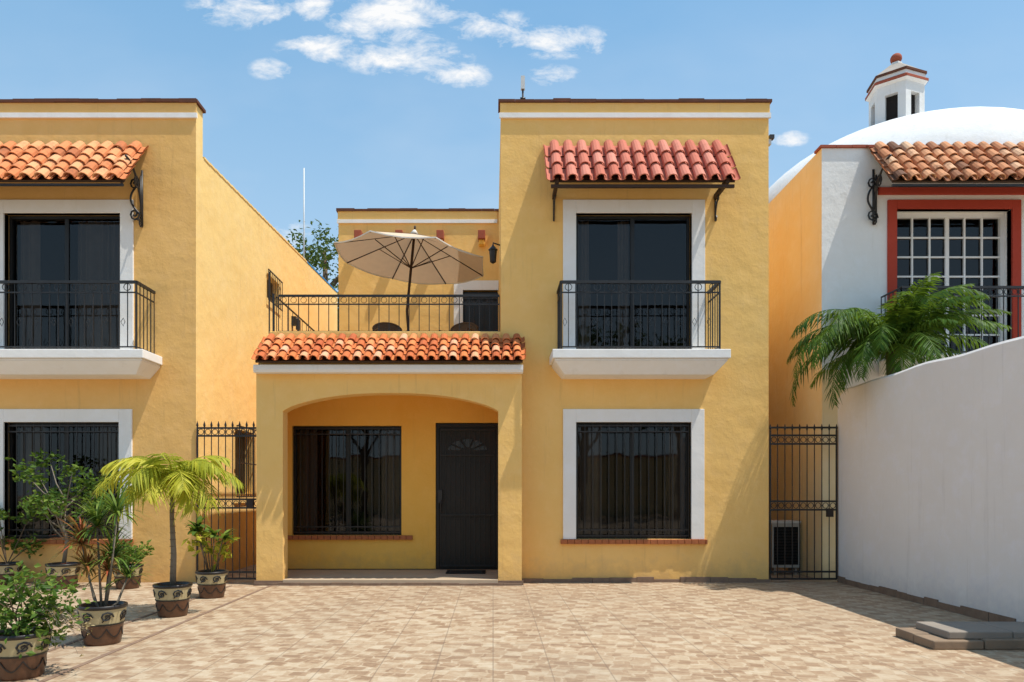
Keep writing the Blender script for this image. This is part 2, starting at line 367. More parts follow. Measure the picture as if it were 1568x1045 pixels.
window(H,-7.48,-5.72,.66,2.45,0,'s',.2,0,[(-7.4,-7.0),(-6.2,-5.8)])
sill(H,-7.7,-5.5,0,.66); grille(H,-7.46,-5.74,.68,2.43,.05,13)
balcony(H,-8.1,-5.06,0,3.45,-7.95,-5.18)
tiles('awning_tiles',H,-8.9,-5.33,0,6.66,-.66,5.86,.205,5,'tiles_orange',.012)
b=B(); b.tube([(-5.36,-.02,6.58),(-5.36,-.64,5.84)],.02,'wood_dark',4,False,False); b.tube([(-8.9,-.62,5.82),(-5.34,-.62,5.82)],.022,'iron',4,False,False)
scroll(b,-5.37,0,6.3,.85,.5,.018); side_scroll(b,-5.37,-.05,6.2,.7,.16); scroll(b,-8.3,0,6.3,.85,.5); b.obj('awning_brackets',H)
b=B(); bars(b,(LX+.06,1.6),(LX+.06,2.67),1.3,2.55,9,.008,'iron',[1.3,2.55,1.9],.01); bars(b,(LX+.05,3.4),(LX+.05,4.35),5.25,5.85,8,.008,'iron',[5.25,5.85],.01); b.obj('side_window_grilles',H)
b=B(); b.box(LX,LX+.1,5.2,5.32,5.15,5.35,'iron'); b.tube([(LX,5.26,5.3),(LX+.15,5.26,5.3)],.015,'iron'); b.box(LX+.1,LX+.18,5.2,5.32,5.05,5.28,'iron'); b.obj('wall_light',H)

# ============================================================ MAIN HOUSE
H=empty('yellow_house'); H['top']='stucco_yellow'
X0,X1=.12,4.22
b=B()
wall(b,MY(0),.44,X1,0,3.45,[(1.27,3.03,.66,2.45)],.12,'stucco_yellow')
wall(b,MY(0),.44,X1,3.45,7.35,[(1.27,3.04,3.45,5.65)],.12,'stucco_yellow')
b.quad((X0,0,3.6),(.44,0,3.6),(.44,0,7.35),(X0,0,7.35),'stucco_yellow')
b.quad((X1,0,0),(X1,10,0),(X1,10,7.35),(X1,0,7.35),'stucco_yellow')
b.quad((X0,0,3.6),(X0,10,3.6),(X0,10,7.35),(X0,0,7.35),'stucco_yellow')
b.quad((X0,10,0),(X1,10,0),(X1,10,7.35),(X0,10,7.35),'stucco_yellow')
b.quad((X0,.26,7.0),(X1,.26,7.0),(X1,10,7.0),(X0,10,7.0),'concrete'); b.quad((X0,.26,7),(X1,.26,7),(X1,.26,7.35),(X0,.26,7.35),'stucco_yellow')
wall(b,MY(4.24),-3.28,X0,3.6,7.35,[(-.64,.1,3.6,5.66)],.12,'stucco_yellow')
b.quad((-3.28,4.24,3.6),(-3.28,10,3.6),(-3.28,10,7.35),(-3.28,4.24,7.35),'stucco_yellow'); b.quad((-3.28,4.5,7.0),(X0,4.5,7),(X0,10,7),(-3.28,10,7),'concrete')
b.quad((-3.28,4.36,3.6),(X0,4.36,3.6),(X0,4.36,5.7),(-3.28,4.36,5.7),'alu_dark')
b.quad((-3.51,-.1,0),(-3.51,10,0),(-3.51,10,3.6),(-3.51,-.1,3.6),'stucco_yellow')
b.quad((-3.51,10.002,0),(X0,10.002,0),(X0,10.002,7.35),(-3.51,10.002,7.35),'stucco_yellow')
b.quad((-3.51,-.05,3.6),(X0,-.05,3.6),(X0,10,3.6),(-3.51,10,3.6),'concrete')
b.obj('walls',H)
parapet_cap(H,X0,X1,0,.26,7.35,7.10); parapet_cap(H,-3.28,X0-.03,4.24,4.5,7.35,7.08,right=False)
b=B(); fy=-.35; by=-.1; ax0,ax1=-3.117,.077; xc=(ax0+ax1)/2; hw=(ax1-ax0)/2; N=32
def az(x):
    q=(x-xc)/hw; return 2.585+.265*(max(0,1-abs(q)**2.3))**.8
for (a,c) in ((-3.51,ax0),(ax1,.427)):
    b.quad((a,fy,0),(c,fy,0),(c,fy,3.13),(a,fy,3.13),'stucco_yellow'); b.quad((a,by,0),(c,by,0),(c,by,3.13),(a,by,3.13),'stucco_orange_shade')
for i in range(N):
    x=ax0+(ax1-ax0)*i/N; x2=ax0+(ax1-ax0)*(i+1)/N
    b.quad((x,fy,az(x)),(x2,fy,az(x2)),(x2,fy,3.13),(x,fy,3.13),'stucco_yellow'); b.quad((x,by,az(x)),(x2,by,az(x2)),(x2,by,3.13),(x,by,3.13),'stucco_orange_shade')
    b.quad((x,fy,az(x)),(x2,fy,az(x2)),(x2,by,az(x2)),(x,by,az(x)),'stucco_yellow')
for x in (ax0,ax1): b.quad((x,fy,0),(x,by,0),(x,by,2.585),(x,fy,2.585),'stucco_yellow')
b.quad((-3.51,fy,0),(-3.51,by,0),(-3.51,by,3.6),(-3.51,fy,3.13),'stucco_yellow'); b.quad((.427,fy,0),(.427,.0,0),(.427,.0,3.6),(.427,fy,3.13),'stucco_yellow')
wall(b,MY(1.0),-3.45,.3,.1,3.05,[(-3.36,-1.53,.66,2.49),(-.96,.10,.1,2.54)],.12,'stucco_orange_shade')
b.quad((-3.45,by,.1),(-3.45,1,.1),(-3.45,1,3.05),(-3.45,by,3.05),'stucco_orange_shade'); b.quad((.3,by,.1),(.3,1,.1),(.3,1,3.05),(.3,by,3.05),'stucco_orange_shade')
b.quad((-3.45,by,3.05),(.3,by,3.05),(.3,1,3.05),(-3.45,1,3.05),'stucco_orange_shade')
b.obj('porch_arch_walls',H)
b=B(); b.box(-3.115,.075,-.37,-.1,0,.085,'step_tile'); b.quad((-3.45,-.1,.087),(.3,-.1,.087),(.3,1,.087),(-3.45,1,.087),'step_tile'); 
b.obj('porch_step',H,.006)
b=B(); b.prism([(-.35,3.132),(-.5,3.132),(-.52,3.17),(-.52,3.24),(-.35,3.24)],-3.50,.44,'trim_white'); b.obj('porch_cornice',H)
b=B(); b.prism([(-.35,3.241),(-.50,3.241),(-.06,3.66),(-.052,3.3)],-3.42,.425,'stucco_yellow'); b.box(-3.41,X0-.003,-.055,.16,3.602,3.83,'stucco_yellow'); b.box(-3.45,-3.25,.162,4.2,3.602,3.80,'stucco_yellow'); b.obj('terrace_curb',H,.008)
b=B(); b.box(X0,.42,-.06,-.001,3.3,3.74,'stucco_yellow'); b.obj('porch_roof_end',H)
tiles('porch_roof_tiles',H,-3.45,.43,-.03,3.73,-.60,3.27,.158,4,'tiles_porch',.008)
window(H,-3.36,-1.53,.66,2.49,1.0,'s',0,0,[(-3.3,-3.0),(-1.9,-1.6)]); grille(H,-3.34,-1.55,.68,2.47,1.03,15); sill(H,-3.44,-1.33,1.0,.66)
b=B(); dy=1.06
b.box(-.955,-.905,dy-.03,dy+.05,.09,2.53,'door_paint'); b.box(.045,.095,dy-.03,dy+.05,.09,2.53,'door_paint'); b.box(-.905,.045,dy-.03,dy+.05,2.47,2.53,'door_paint')
b.box(-.905,.045,dy,dy+.05,.09,2.47,'door_paint')
for (a,c,e,g) in ((-.82,-.47,.25,.95),(-.39,-.04,.25,.95),(-.82,-.47,1.08,1.9),(-.39,-.04,1.08,1.9)):
    for q in (0,.03): b.box(a+q,c-q,dy-.012-q*.3,dy-.001,e+q,g-q,'door_paint')
cx=-.43
for k in range(5):
    a0=math.pi*k/5+.06; a1=math.pi*(k+1)/5-.06
    pts=[(cx+.11*math.cos(a0),2.07+.06*math.sin(a0)),(cx+.34*math.cos(a0),2.07+.2*math.sin(a0)),(cx+.34*math.cos((a0+a1)/2),2.07+.21*math.sin((a0+a1)/2)),(cx+.34*math.cos(a1),2.07+.2*math.sin(a1)),(cx+.11*math.cos(a1),2.07+.06*math.sin(a1))]
    b.add([(p[0],dy-.006,p[1]) for p in pts],[tuple(range(5))],'door_glass')
    b.tube([(p[0],dy-.008,p[1]) for p in pts],.009,'door_paint',4,True)
bars(b,(-.88,dy-.045),(.02,dy-.045),.13,2.44,11,.006,'iron',[.15,1.0,2.0,2.42],.009)
b.tube([(-.87,dy-.08,1.25),(-.87,dy-.08,1.05)],.012,'iron'); b.box(-.92,-.85,dy-.07,dy-.001,1.2,1.42,'iron'); b.obj('front_door',H,.003)
window(H,1.27,3.04,3.45,5.65,0,'s',.2,0,[(1.32,1.5),(1.95,2.12)])
window(H,1.27,3.03,.66,2.45,0,'s',.2,0,[(1.3,1.7),(2.75,3.0)])
sill(H,1.03,3.27,0,.66); grille(H,1.29,3.01,.68,2.43,.05,14)
balcony(H,.86,3.44,0,3.45,.99,3.29)
tiles('awning_tiles',H,.83,3.51,0,6.68,-.60,5.88,.206,3,'tiles_red',.003)
b=B(); b.tube([(.84,-.57,5.82),(3.5,-.57,5.82)],.03,'wood_dark',4,False,False)
for x in (.93,3.40): scroll(b,x,0,5.95,.42,.42); b.box(x-.025,x+.025,-.6,-.003,5.86,5.93,'wood_dark')
b.obj('awning_brackets',H)
b=B(); x=.44
while x<X1:
    w=min(U(.2,.5),X1+.02-x); b.box(x,x+w-.004,-.03-U(0,.02),-.001,0,U(.045,.085),'stone_base'); x+=w
x=-3.53
while x<.43:
    w=U(.2,.5); w=min(w,.43-x); b.box(x,x+w-.004,-.40-U(0,.01),-.372,0,U(.03,.05),'stone_base'); x+=w
for a,c in ((-3.53,-3.12),(.08,.45)): b.box(a,c,-.371,-.351,0,.07,'stone_base')
b.obj('stone_footing',H)
b=B(); z0,z1=3.85,4.40
bars(b,(-3.3,.05),(X0-.02,.05),z0,z1,22,.008,'iron',[z0,z1-.13],.009); bars(b,(-3.3,.05),(X0-.02,.05),z0,z0+.01,1,.008,'iron',[z1],.016)
for k in range(22): b.ring((-3.3+(3.4)*(k+.5)/22,.05,z1-.065),.045,.005,'iron')
bars(b,(-3.33,.05),(-3.33,4.2),3.8,4.38,14,.006,'iron',[3.85,4.38],.010)
b.tube([(-3.36,.0,3.8),(-3.36,.0,4.42)],.02,'iron',4,False,False)
b.tube([(-3.42,-.02,3.8),(-3.42,-.02,4.75)],.012,'iron',4,False,False)
b.obj('terrace_railing',H)
b=B()
for px in (-2.83,-1.97,-1.11,-.24):
    b.box(px-.075,px+.075,4.0,4.24,6.68,6.86,'terra_red'); b.box(px-.06,px+.06,4.06,4.238,6.58,6.68,'stucco_orange_shade')
b.obj('beam_corbels',H,.01)
b=B(); b.box(-.83,-.64,4.2,4.3,3.6,5.86,'trim_white'); b.box(-.64,X0-.005,4.2,4.3,5.66,5.86,'trim_white'); b.box(-.60,.1,4.26,4.31,3.6,5.62,'alu_dark'); b.obj('terrace_door',H)
grille(H,-.62,.1,3.65,5.6,4.22,7)
b=B(); lx,ly,lz=.0,.9,5.47
b.tube([(X0,ly,lz),(lx,ly,lz+.04),(lx,ly,lz-.03)],.012,'iron'); b.lathe((lx,ly,lz-.30),[(.02,0),(.05,.02),(.065,.21),(.085,.22),(.02,.29),(.005,.33)],'iron',6,False); b.obj('wall_lantern',H)
b=B(); b.tube([(.46,.1,7.0),(.46,.1,7.7)],.014,'rusty_iron'); b.box(.43,.49,.07,.13,7.60,7.80,'white_metal'); b.tube([(.42,.1,7.46),(.50,.1,7.46)],.022,'iron'); b.obj('roof_antenna',H)
b=B(); b.box(X1,X1+.05,.02,.1,6.72,6.8,'white_metal'); b.box(X1+.02,X1+.09,0,.08,6.8,6.86,'iron'); b.obj('floodlight',H)

# ============================================================ RIGHT HOUSE
H=empty('white_domed_house'); hy=.3; hx=5.17
b=B()
wall(b,MY(hy),hx,12,0,6.79,[(6.34,8.15,3.5,5.83)],.2,'stucco_white')
b.quad((hx,hy,0),(hx,10,0),(hx,10,6.79),(hx,hy,6.79),'stucco_peach')
b.quad((hx,hy,6.78),(12,hy,6.78),(12,10,6.78),(hx,10,6.78),'dome_white')
b.quad((hx,10,0),(12,10,0),(12,10,6.79),(hx,10,6.79),'stucco_peach'); b.quad((12,hy,0),(12,10,0),(12,10,6.79),(12,hy,6.79),'stucco_peach')
b.box(hx-.003,5.5,hy-.02,hy-.002,0,3.3,'stucco_peach')
b.obj('walls',H)
b=B(); n=18
vs=[];
for i in range(n+1):
    y=hy+.0+4.5*i/n; h=.30*math.sin(math.pi*i/n)**.6
    vs+= [(hx-.001,y,6.79),(hx+.35,y,6.79+h)]
b.add(vs,[(2*i,2*i+2,2*i+3,2*i+1) for i in range(n)],'stucco_peach',None,True); b.obj('vault_edge',H)
b=B(); x=hx-.03
while x<12: b.box(x,x+.245,hy-.03,hy+.2,6.792,6.83+U(-.004,.004),'terra_red'); x+=.25
b.obj('parapet_cap',H)
b=B(); T=.14; f=hy-.035
b.box(6.2,6.34,f,hy+.1,3.5,5.97,'red_paint'); b.box(8.15,8.29,f,hy+.1,3.5,5.97,'red_paint'); b.box(6.34,8.15,f,hy+.1,5.83,5.97,'red_paint'); b.box(6.05,8.45,hy-.05,hy-.002,6.05,6.16,'red_paint'); b.obj('red_surround',H,.006)
b=B(); g=hy+.16; wx0,wx1,wz0,wz1=6.34,8.15,3.5,5.83
b.box(wx0+.002,wx0+.07,g-.02,g+.05,wz0,wz1-.002,'trim_white'); b.box(wx1-.07,wx1-.002,g-.02,g+.05,wz0,wz1-.002,'trim_white'); b.box(wx0+.07,wx1-.07,g-.02,g+.05,wz1-.08,wz1-.002,'trim_white')
xs=wx0+.07; W=(wx1-wx0-.14)
for i in range(1,6):
    w=.03 if i==3 else .013; x=xs+W*i/6; b.box(x-w,x+w,g,g+.03,wz0,wz1-.08,'trim_white')
for j in range(7):
    z=wz1-.08-.31*(j+1); b.box(xs,wx1-.07,g+.003,g+.027,z-.013,z+.013,'trim_white')
b.obj('window_muntins',H)
b=B(); b.quad((wx0,g+.035,wz0),(wx1,g+.035,wz0),(wx1,g+.035,wz1),(wx0,g+.035,wz1),'window_glass'); b.obj('window_pane',H)
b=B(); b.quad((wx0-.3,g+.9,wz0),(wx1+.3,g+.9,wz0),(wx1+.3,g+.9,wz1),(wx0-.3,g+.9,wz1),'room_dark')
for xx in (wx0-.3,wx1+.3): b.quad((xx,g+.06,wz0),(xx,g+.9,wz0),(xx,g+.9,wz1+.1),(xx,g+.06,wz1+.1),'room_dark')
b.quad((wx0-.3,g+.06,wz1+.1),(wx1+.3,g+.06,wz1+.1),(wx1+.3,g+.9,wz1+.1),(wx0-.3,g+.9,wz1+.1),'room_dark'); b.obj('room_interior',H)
tiles('awning_tiles',H,5.93,10.2,hy,6.80,hy-.66,5.98,.205,5,'tiles_old',.014)
b=B(); b.tube([(5.93,hy-.62,5.94),(10.2,hy-.62,5.94)],.022,'iron',4,False,False); scroll(b,5.98,hy,6.45,.85,.5,.018); side_scroll(b,6.0,hy-.05,6.35,.75,.16); b.obj('awning_brackets',H)
b=B(); b.box(6.05,10,hy-.65,hy-.04,3.2,3.42,'trim_white'); bars(b,(6.08,hy-.6),(10,hy-.6),3.45,4.43,36,.008,'iron',[3.47,4.3],.01); bars(b,(6.08,hy-.6),(10,hy-.6),3.45,3.46,1,.008,'iron',[4.43],.018)
bars(b,(6.08,hy-.6),(6.08,hy-.05),3.45,4.43,5,.008,'iron',[3.47,4.3,4.43],.01)
for k in range(36): b.ring((6.08+3.92*(k+.5)/36,hy-.6,4.365),.042,.005,'iron')
b.obj('balcony',H)
b=B(); dc=(8.54,3.75,6.6); prof=[(3.33*math.cos(a),2.02*math.sin(a)) for a in [math.pi/2*k/20 for k in range(20)]]+[(.001,2.02)]
b.lathe(dc,prof,'dome_white',56); b.obj('dome',H)
b=B(); lc=Vector((7.63,2.6,0)); ZO=-.27
def hexp(rad,z,off=0): return [(lc.x+rad*math.sin(math.radians(-10+60*k)),lc.y-rad*math.cos(math.radians(-10+60*k)),z+ZO) for k in range(6)]
def hexl(r0,z0,r1,z1,mat):
    vs=hexp(r0,z0)+hexp(r1,z1); b.add(vs,[(k,(k+1)%6,6+(k+1)%6,6+k) for k in range(6)],mat)
for k in range(6):
    A=Vector(hexp(.47,0)[k]); C=Vector(hexp(.47,0)[(k+1)%6]); d=(C-A); L=d.length; d.normalize(); nrm=Vector((d.y,-d.x,0)); 
    if nrm.dot(A-lc)<0: nrm=-nrm
    mp=lambda u,v,dd,A=A,d=d,nrm=nrm: tuple(A+d*u-nrm*dd+Vector((0,0,v)))
    wall(b,mp,0,L,8.25,9.2,[(L/2-.105,L/2+.105,8.5,9.02)],.1,'dome_white')
hexl(.47,9.2,.53,9.24,'dome_white'); hexl(.535,9.24,.535,9.29,'terra_red'); hexl(.535,9.29,.49,9.32,'terra_red'); hexl(.49,9.32,.48,9.39,'dome_white'); hexl(.51,9.39,.51,9.43,'cap_brick'); b.add(hexp(.51,9.39),[tuple(range(6))],'cap_brick')
hexl(.50,9.43,.15,9.70,'concrete'); hexl(.12,9.6,.10,9.76,'dome_white'); b.add(hexp(.40,8.4),[tuple(range(6))],'room_dark'); b.add(hexp(.43,9.19),[tuple(range(6))],'room_dark'); hexl(.36,8.2,.36,9.19,'room_dark')
b.lathe((lc.x,lc.y,9.48),[(.1*math.cos(a)+.002,.1+.1*math.sin(a)) for a in [-1.4+2.95*k/9 for k in range(10)]],'terra_red',16); b.obj('dome_lantern',H)

# ============================================================ boundary wall
b=B(); n=40; ys=[-9+9.05*i/n for i in range(n+1)]
pr=[]
for y in ys:
    e=.12 if y>0.04 else 0
    zt=2.96+.012*math.sin(y*2.3)+.01*math.sin(y*5.1)
    pr.append([(5.30,y,0),(5.30,y,zt-.03-e),(5.325,y,zt-e),(5.54,y,zt-e),(5.56,y,zt-.03-e),(5.56,y,0)])
vs=[p for q in pr for p in q]; fs=[]
for i in range(n):
    for k in range(5): fs.append((i*6+k,(i+1)*6+k,(i+1)*6+k+1,i*6+k+1))
fs+= [tuple(range(6)),tuple(range(n*6,n*6+6))]
b.add(vs,fs,'boundary_white')
y=-9
while y<0:
    w=U(.2,.5); b.box(5.282-U(0,.01),5.299,y,min(y+w-.002,.02),0,U(.07,.10),'stone_base'); y+=w
BW=b.obj('boundary_wall')
b=B(); 
for (y0,y1) in ((-4.72,-4.42),(-4.415,-4.12)):
    x=3.85
    while x<5.2: w=min(U(.3,.5),5.25-x); b.box(x,x+w-.01,y0,y1,0,.085+U(-.006,.006),'step_stone'); x+=w
x=4.02
while x<5.2:
    w=min(U(.35,.6),5.26-x); b.box(x,x+w-.006,-4.66,-4.16,.08,.15+U(-.004,.004),'step_slab'); x+=w
b.obj('stone_step',None,.012)

# ============================================================ ground
b=B(); b.quad((-300,-300,0),(300,-300,0),(300,300,0),(-300,300,0),'paving'); b.obj('ground')
b=B()
for x in (-3.86,-3.28): b.box(x-.022,x+.022,-9,-.42,.0,.006,'stone_base')
b.obj('driveway_edging')
b=B(); b.box(-.75,-.12,.35,.78,.088,.103,'black_rubber'); b.box(-.7,-.17,.39,.74,.103,.106,'iron'); b.obj('doormat')

# ============================================================ gates
def gate(x0,x1,y,ztip,n,rails,ringpairs,lock):
    b=B(); zt=ztip-.09
    for i in range(n+1):
        x=x0+(x1-x0)*i/n; r=.016 if i in (0,n) else .008
        b.tube([(x,y,.05),(x,y,zt)],r,'iron',4,False,False); b.tube([(x,y,zt-.01),(x,y,zt+.035),(x,y,zt+.1)],[.008,.02,.001],'iron',4,False,False)
    for z in rails: b.box(x0,x1,y-.012,y+.012,z-.014,z+.014,'iron')
    for za in ringpairs:
        for i in range(n): b.ring((x0+(x1-x0)*(i+.5)/n,y,za),.042,.006,'iron')
    b.box(lock[0],lock[0]+.09,y-.03,y+.03,lock[1],lock[1]+.13,'rusty_iron')
    b.obj('wrought_iron_gate')
gate(-4.52,-3.55,-.02,2.46,9,[2.36,2.24,1.27,1.14,.16,.06],[2.30,1.205],(-3.75,1.14))
gate(4.25,5.27,.02,2.42,9,[2.37,2.25,2.12,1.24,1.11,.16,.05],[2.185,1.175],(5.12,1.0))
b=B(); b.box(4.66,5.12,1.0,1.35,.12,.86,'ac_white'); b.box(4.64,5.14,.98,1.37,.86,.90,'white_metal'); b.box(4.69,5.09,.985,.999,.17,.8,'black_rubber')
for k in range(12): b.box(4.70,5.08,.972,.984,.19+k*.05,.20+k*.05,'alu_dark')
for x in (4.7,5.05): b.box(x,x+.04,1.02,1.3,0,.12,'concrete')
b.obj('air_conditioner')

# ============================================================ umbrella, chairs
b=B(); C=Vector((-1.43,1.65,0)); R0=1.36; tilt=math.radians(5.5)
def um(x,y,z):
    return (C.x+x*math.cos(tilt)+ (z)*math.sin(tilt), C.y+y, 5.47-x*math.sin(tilt)+z*math.cos(tilt))
def rad(a,t):
    return (R0*t*math.cos(a),R0*t*math.sin(a),.46*(1-t))
S=6
for k in range(8):
    a0=math.pi/8+k*math.pi/4; a1=a0+math.pi/4; grid=[]
    for i in range(S+1):
        row=[]
        for j in range(5):
            t=i/S; s=j/4; p=Vector(rad(a0,t)).lerp(Vector(rad(a1,t)),s); sag=.05*t*math.sin(math.pi*s); p.z-=sag; row.append(um(*p))
        grid.append(row)
    vs=[p for r_ in grid for p in r_]
    b.add(vs,[(i*5+j,(i+1)*5+j,(i+1)*5+j+1,i*5+j+1) for i in range(S) for j in range(4)],'fabric_beige',None,True)
    b.tube(grid[S],.014,'fabric_light',4)
    b.tube([um(*rad(a0,.02)),um(*(Vector(rad(a0,1))-Vector((0,0,.01))))],.011,'wood_dark',4)
    b.tube([um(0,0,-.15),um(*(Vector(rad(a0,.5))-Vector((0,0,.02))))],.009,'wood_dark',4)
b.tube([um(0,0,.5),um(0,0,-.9),(C.x-.02,C.y,3.62)],.024,'wood_dark',8); b.tube([um(0,0,.44),um(0,0,.53)],[.09,.02],'fabric_light',8); b.tube([um(0,0,.52),um(0,0,.60)],.018,'wood_dark',6)
b.lathe((C.x-.02,C.y,3.6),[(.25,0),(.25,.05),(.06,.09),(.04,.3),(.03,.3)],'iron',16)
b.obj('patio_umbrella')
def chair(cx,cy,rot):
    e=empty('patio_chair',(cx,cy,3.6)); e.rotation_euler=(0,0,rot); b=B()
    for sx in (-.26,.26):
        b.tube([(sx,-.24,0),(sx,-.22,.62),(sx,.05,.64),(sx,.22,.62)],.018,'wicker'); b.tube([(sx,.27,0),(sx,.2,.42),(sx*.97,.28,.72)],.018,'wicker')
    N=10; top=[(.26*math.cos(math.pi*k/N),.28,.72+.12*math.sin(math.pi*k/N)) for k in range(N+1)]
    b.tube(top,.02,'wicker'); b.add([(p[0],.27,p[2]) for p in top]+[(-.25,.21,.44),(.25,.21,.44)],[tuple(range(N+3))],'wicker')
    b.box(-.25,.25,-.22,.2,.40,.45,'wicker')
    b.obj('chair_frame',e)
chair(-1.82,1.75,.35); chair(-.62,1.75,-.35)

# ============================================================ vegetation
def frond(b,base,azm,el,L,droop,nl,ll,w,mat,hang=.5,rm='leaf_palm',pw=1.2):
    p=Vector(base); e=el; pts=[p.copy()]; dirs=[]
    rb=U(0,1)
    for i in range(nl):
        t=i/nl; e=el-droop*t**pw; d=Vector((math.cos(azm)*math.cos(e),math.sin(azm)*math.cos(e),math.sin(e))); dirs.append(d); p=p+d*(L/nl); pts.append(p.copy())
    b.tube(pts[::2] if nl%2==0 else pts,[.011*(1-.85*k/len(pts[::2])) for k in range(len(pts[::2]))] if nl%2==0 else .008,rm,4,False,False,.75)
    side0=Vector((-math.sin(azm),math.cos(azm),0))
    for i in range(2,nl):
        t=i/nl; lt=ll*(math.sin(math.pi*min(1,.18+t*.8))**.7)*U(.8,1.15)
        d=dirs[i]; up=side0.cross(d); 
        for s in (-1,1):
            v=(side0*s*(.85)+d*(.45+.5*t)+up*U(-.15,.5)).normalized(); q=pts[i]; m=q+v*lt*.5-Vector((0,0,lt*hang*.12)); e2=q+v*lt*.93-Vector((0,0,lt*hang*.5*U(.5,1.5)))
            wd=d*w*.5; r_=min(1,max(0,rb*.5+U(0,.5)))
            b.add([q-wd*.4,q+wd*.4,m+wd,m-wd,e2],[(0,1,2,3),(3,2,4)],mat,r_)
def leaves(b,c,rx,ry,rz,n,size,mat,asp=.45,nclump=8,spread=.35):
    cl=[]
    for k in range(nclump):
        while True:
            q=Vector((U(-1,1),U(-1,1),U(-1,1)))
            if q.length<1: break
        cl.append((q,R()))
    for i in range(n):
        q,rb=random.choice(cl); g=Vector((random.gauss(0,spread),random.gauss(0,spread),random.gauss(0,spread))); q=q+g
        p=Vector(c)+Vector((q.x*rx,q.y*ry,q.z*rz))
        d=Vector((random.gauss(0,1),random.gauss(0,1),random.gauss(0,.6))).normalized(); s=d.cross(Vector((random.gauss(0,1),random.gauss(0,1),random.gauss(0,1)))).normalized(); L=size*U(.6,1.3)
        up=d.cross(s)*L*.12
        b.add([p,p+d*L*.5+s*L*asp*.5+up,p+d*L,p+d*L*.5-s*L*asp*.5+up],[(0,1,2),(0,2,3)],mat,min(1,max(0,rb*.6+U(-.1,.5))))
def blades(b,c,n,L,w,mat,el0=.2,el1=1.5,curl=1.4):
    for i in range(n):
        a=U(0,6.283); e=U(el0,el1); l=L*U(.7,1.15); p=Vector(c); S=5; vs=[]; side=Vector((-math.sin(a),math.cos(a),0)); r_=R()
        for k in range(S+1):
            t=k/S; ww=w*(math.sin(math.pi*(.15+.85*t))**.6 if t<1 else .05); vs+= [p-side*ww/2,p+side*ww/2]; ee=e-curl*t; p=p+Vector((math.cos(a)*math.cos(ee),math.sin(a)*math.cos(ee),math.sin(ee)))*l/S
        b.add(vs,[(2*k,2*k+1,2*k+3,2*k+2) for k in range(S)],mat,r_)
def tree(name,base,h,crown,cr,n,size,mat='leaf_dark',lean=(0,0)):
    e=empty(name,base); b=B(); top=Vector((lean[0],lean[1],h))
    b.tube([(0,0,0),(lean[0]*.3,lean[1]*.3,h*.35),(lean[0]*.6+.1,lean[1]*.6,h*.7),top],[h*.03,h*.024,h*.016,h*.006],'bark',8)
    cc=[]
    for k in range(9):
        a=k*2.4; s=.45+.05*k; st=Vector((lean[0]*s,lean[1]*s,h*s)); en=st+Vector((math.cos(a)*cr*U(.5,.9),math.sin(a)*cr*U(.5,.9),crown*U(.25,.6))); mid=st.lerp(en,.5)+Vector((0,0,.1*h*U(-.2,.5)))
        b.tube([st,mid,en],[h*.012,h*.008,h*.003],'bark',5); cc.append(en)
    b.obj('trunk',e); b=B()
    for en in cc+[top]: leaves(b,en,cr*.42,cr*.42,crown*.22,n//10,size,mat,.45,7,.3)
    b.obj('crown',e)
P=empty('palm_tree',(5.86,-.55,0)); b=B(); b.tube([(0,0,0),(.03,0,1.5),(-.05,0,2.6),(-.08,0,3.42)],[.11,.085,.07,.06],'bark',9)
for k in range(22): b.ring((.03-.08*k/22,0,.3+k*.13),.09-.001*k,.008,'bark','z')
b.obj('trunk',P); b=B(); top=(-.08,0,3.42)
for k in range(20):
    a=k*2.4+U(-.2,.2); el=U(.6,1.4) if k>5 else U(.1,.6)
    frond(b,(-.08,0,3.4+.01*k),a,el,U(1.2,1.6),U(1.5,2.3),44,U(.30,.40),.032,'leaf_palm',.7)
for a,el,L in ((3.3,.75,2.0),(2.9,.95,1.8),(3.9,.6,1.6),(4.1,.9,1.4),(3.5,.35,1.7),(4.4,.4,1.2),(3.7,1.05,1.9),(3.2,1.15,1.9),(3.05,.5,2.0),(3.6,.8,2.1)):
    frond(b,top,a,el,L,2.3,56,.36,.032,'leaf_palm',1.0)
for a,el,L in ((.2,.95,1.6),(-.5,.85,1.6),(-.2,.55,1.5),(-1.0,1.0,1.4),(.6,1.15,1.5),(-1.6,1.25,1.3),(5.2,.95,1.5),(.0,1.25,1.7),(5.7,.7,1.55),(4.7,1.2,1.5),(5.0,.75,1.2)): frond(b,top,a,el,L,1.3,48,.34,.032,'leaf_palm',.6)
b.obj('fronds',P)
Q=empty('flowering_shrub',(8.0,-1.6,0)); b=B()
for k in range(7): b.tube([(0,0,0),(U(-.1,.1),U(-.1,.1),1.6),(U(-.4,.3),U(-.3,.3),U(3.1,3.5))],[.03,.02,.006],'bark',5)
b.obj('stems',Q); b=B(); leaves(b,(-.1,0,3.2),.42,.3,.4,500,.09,'leaf_bush'); leaves(b,(-.1,0,3.6),.3,.3,.25,50,.05,'leaf_red'); b.obj('foliage',Q)

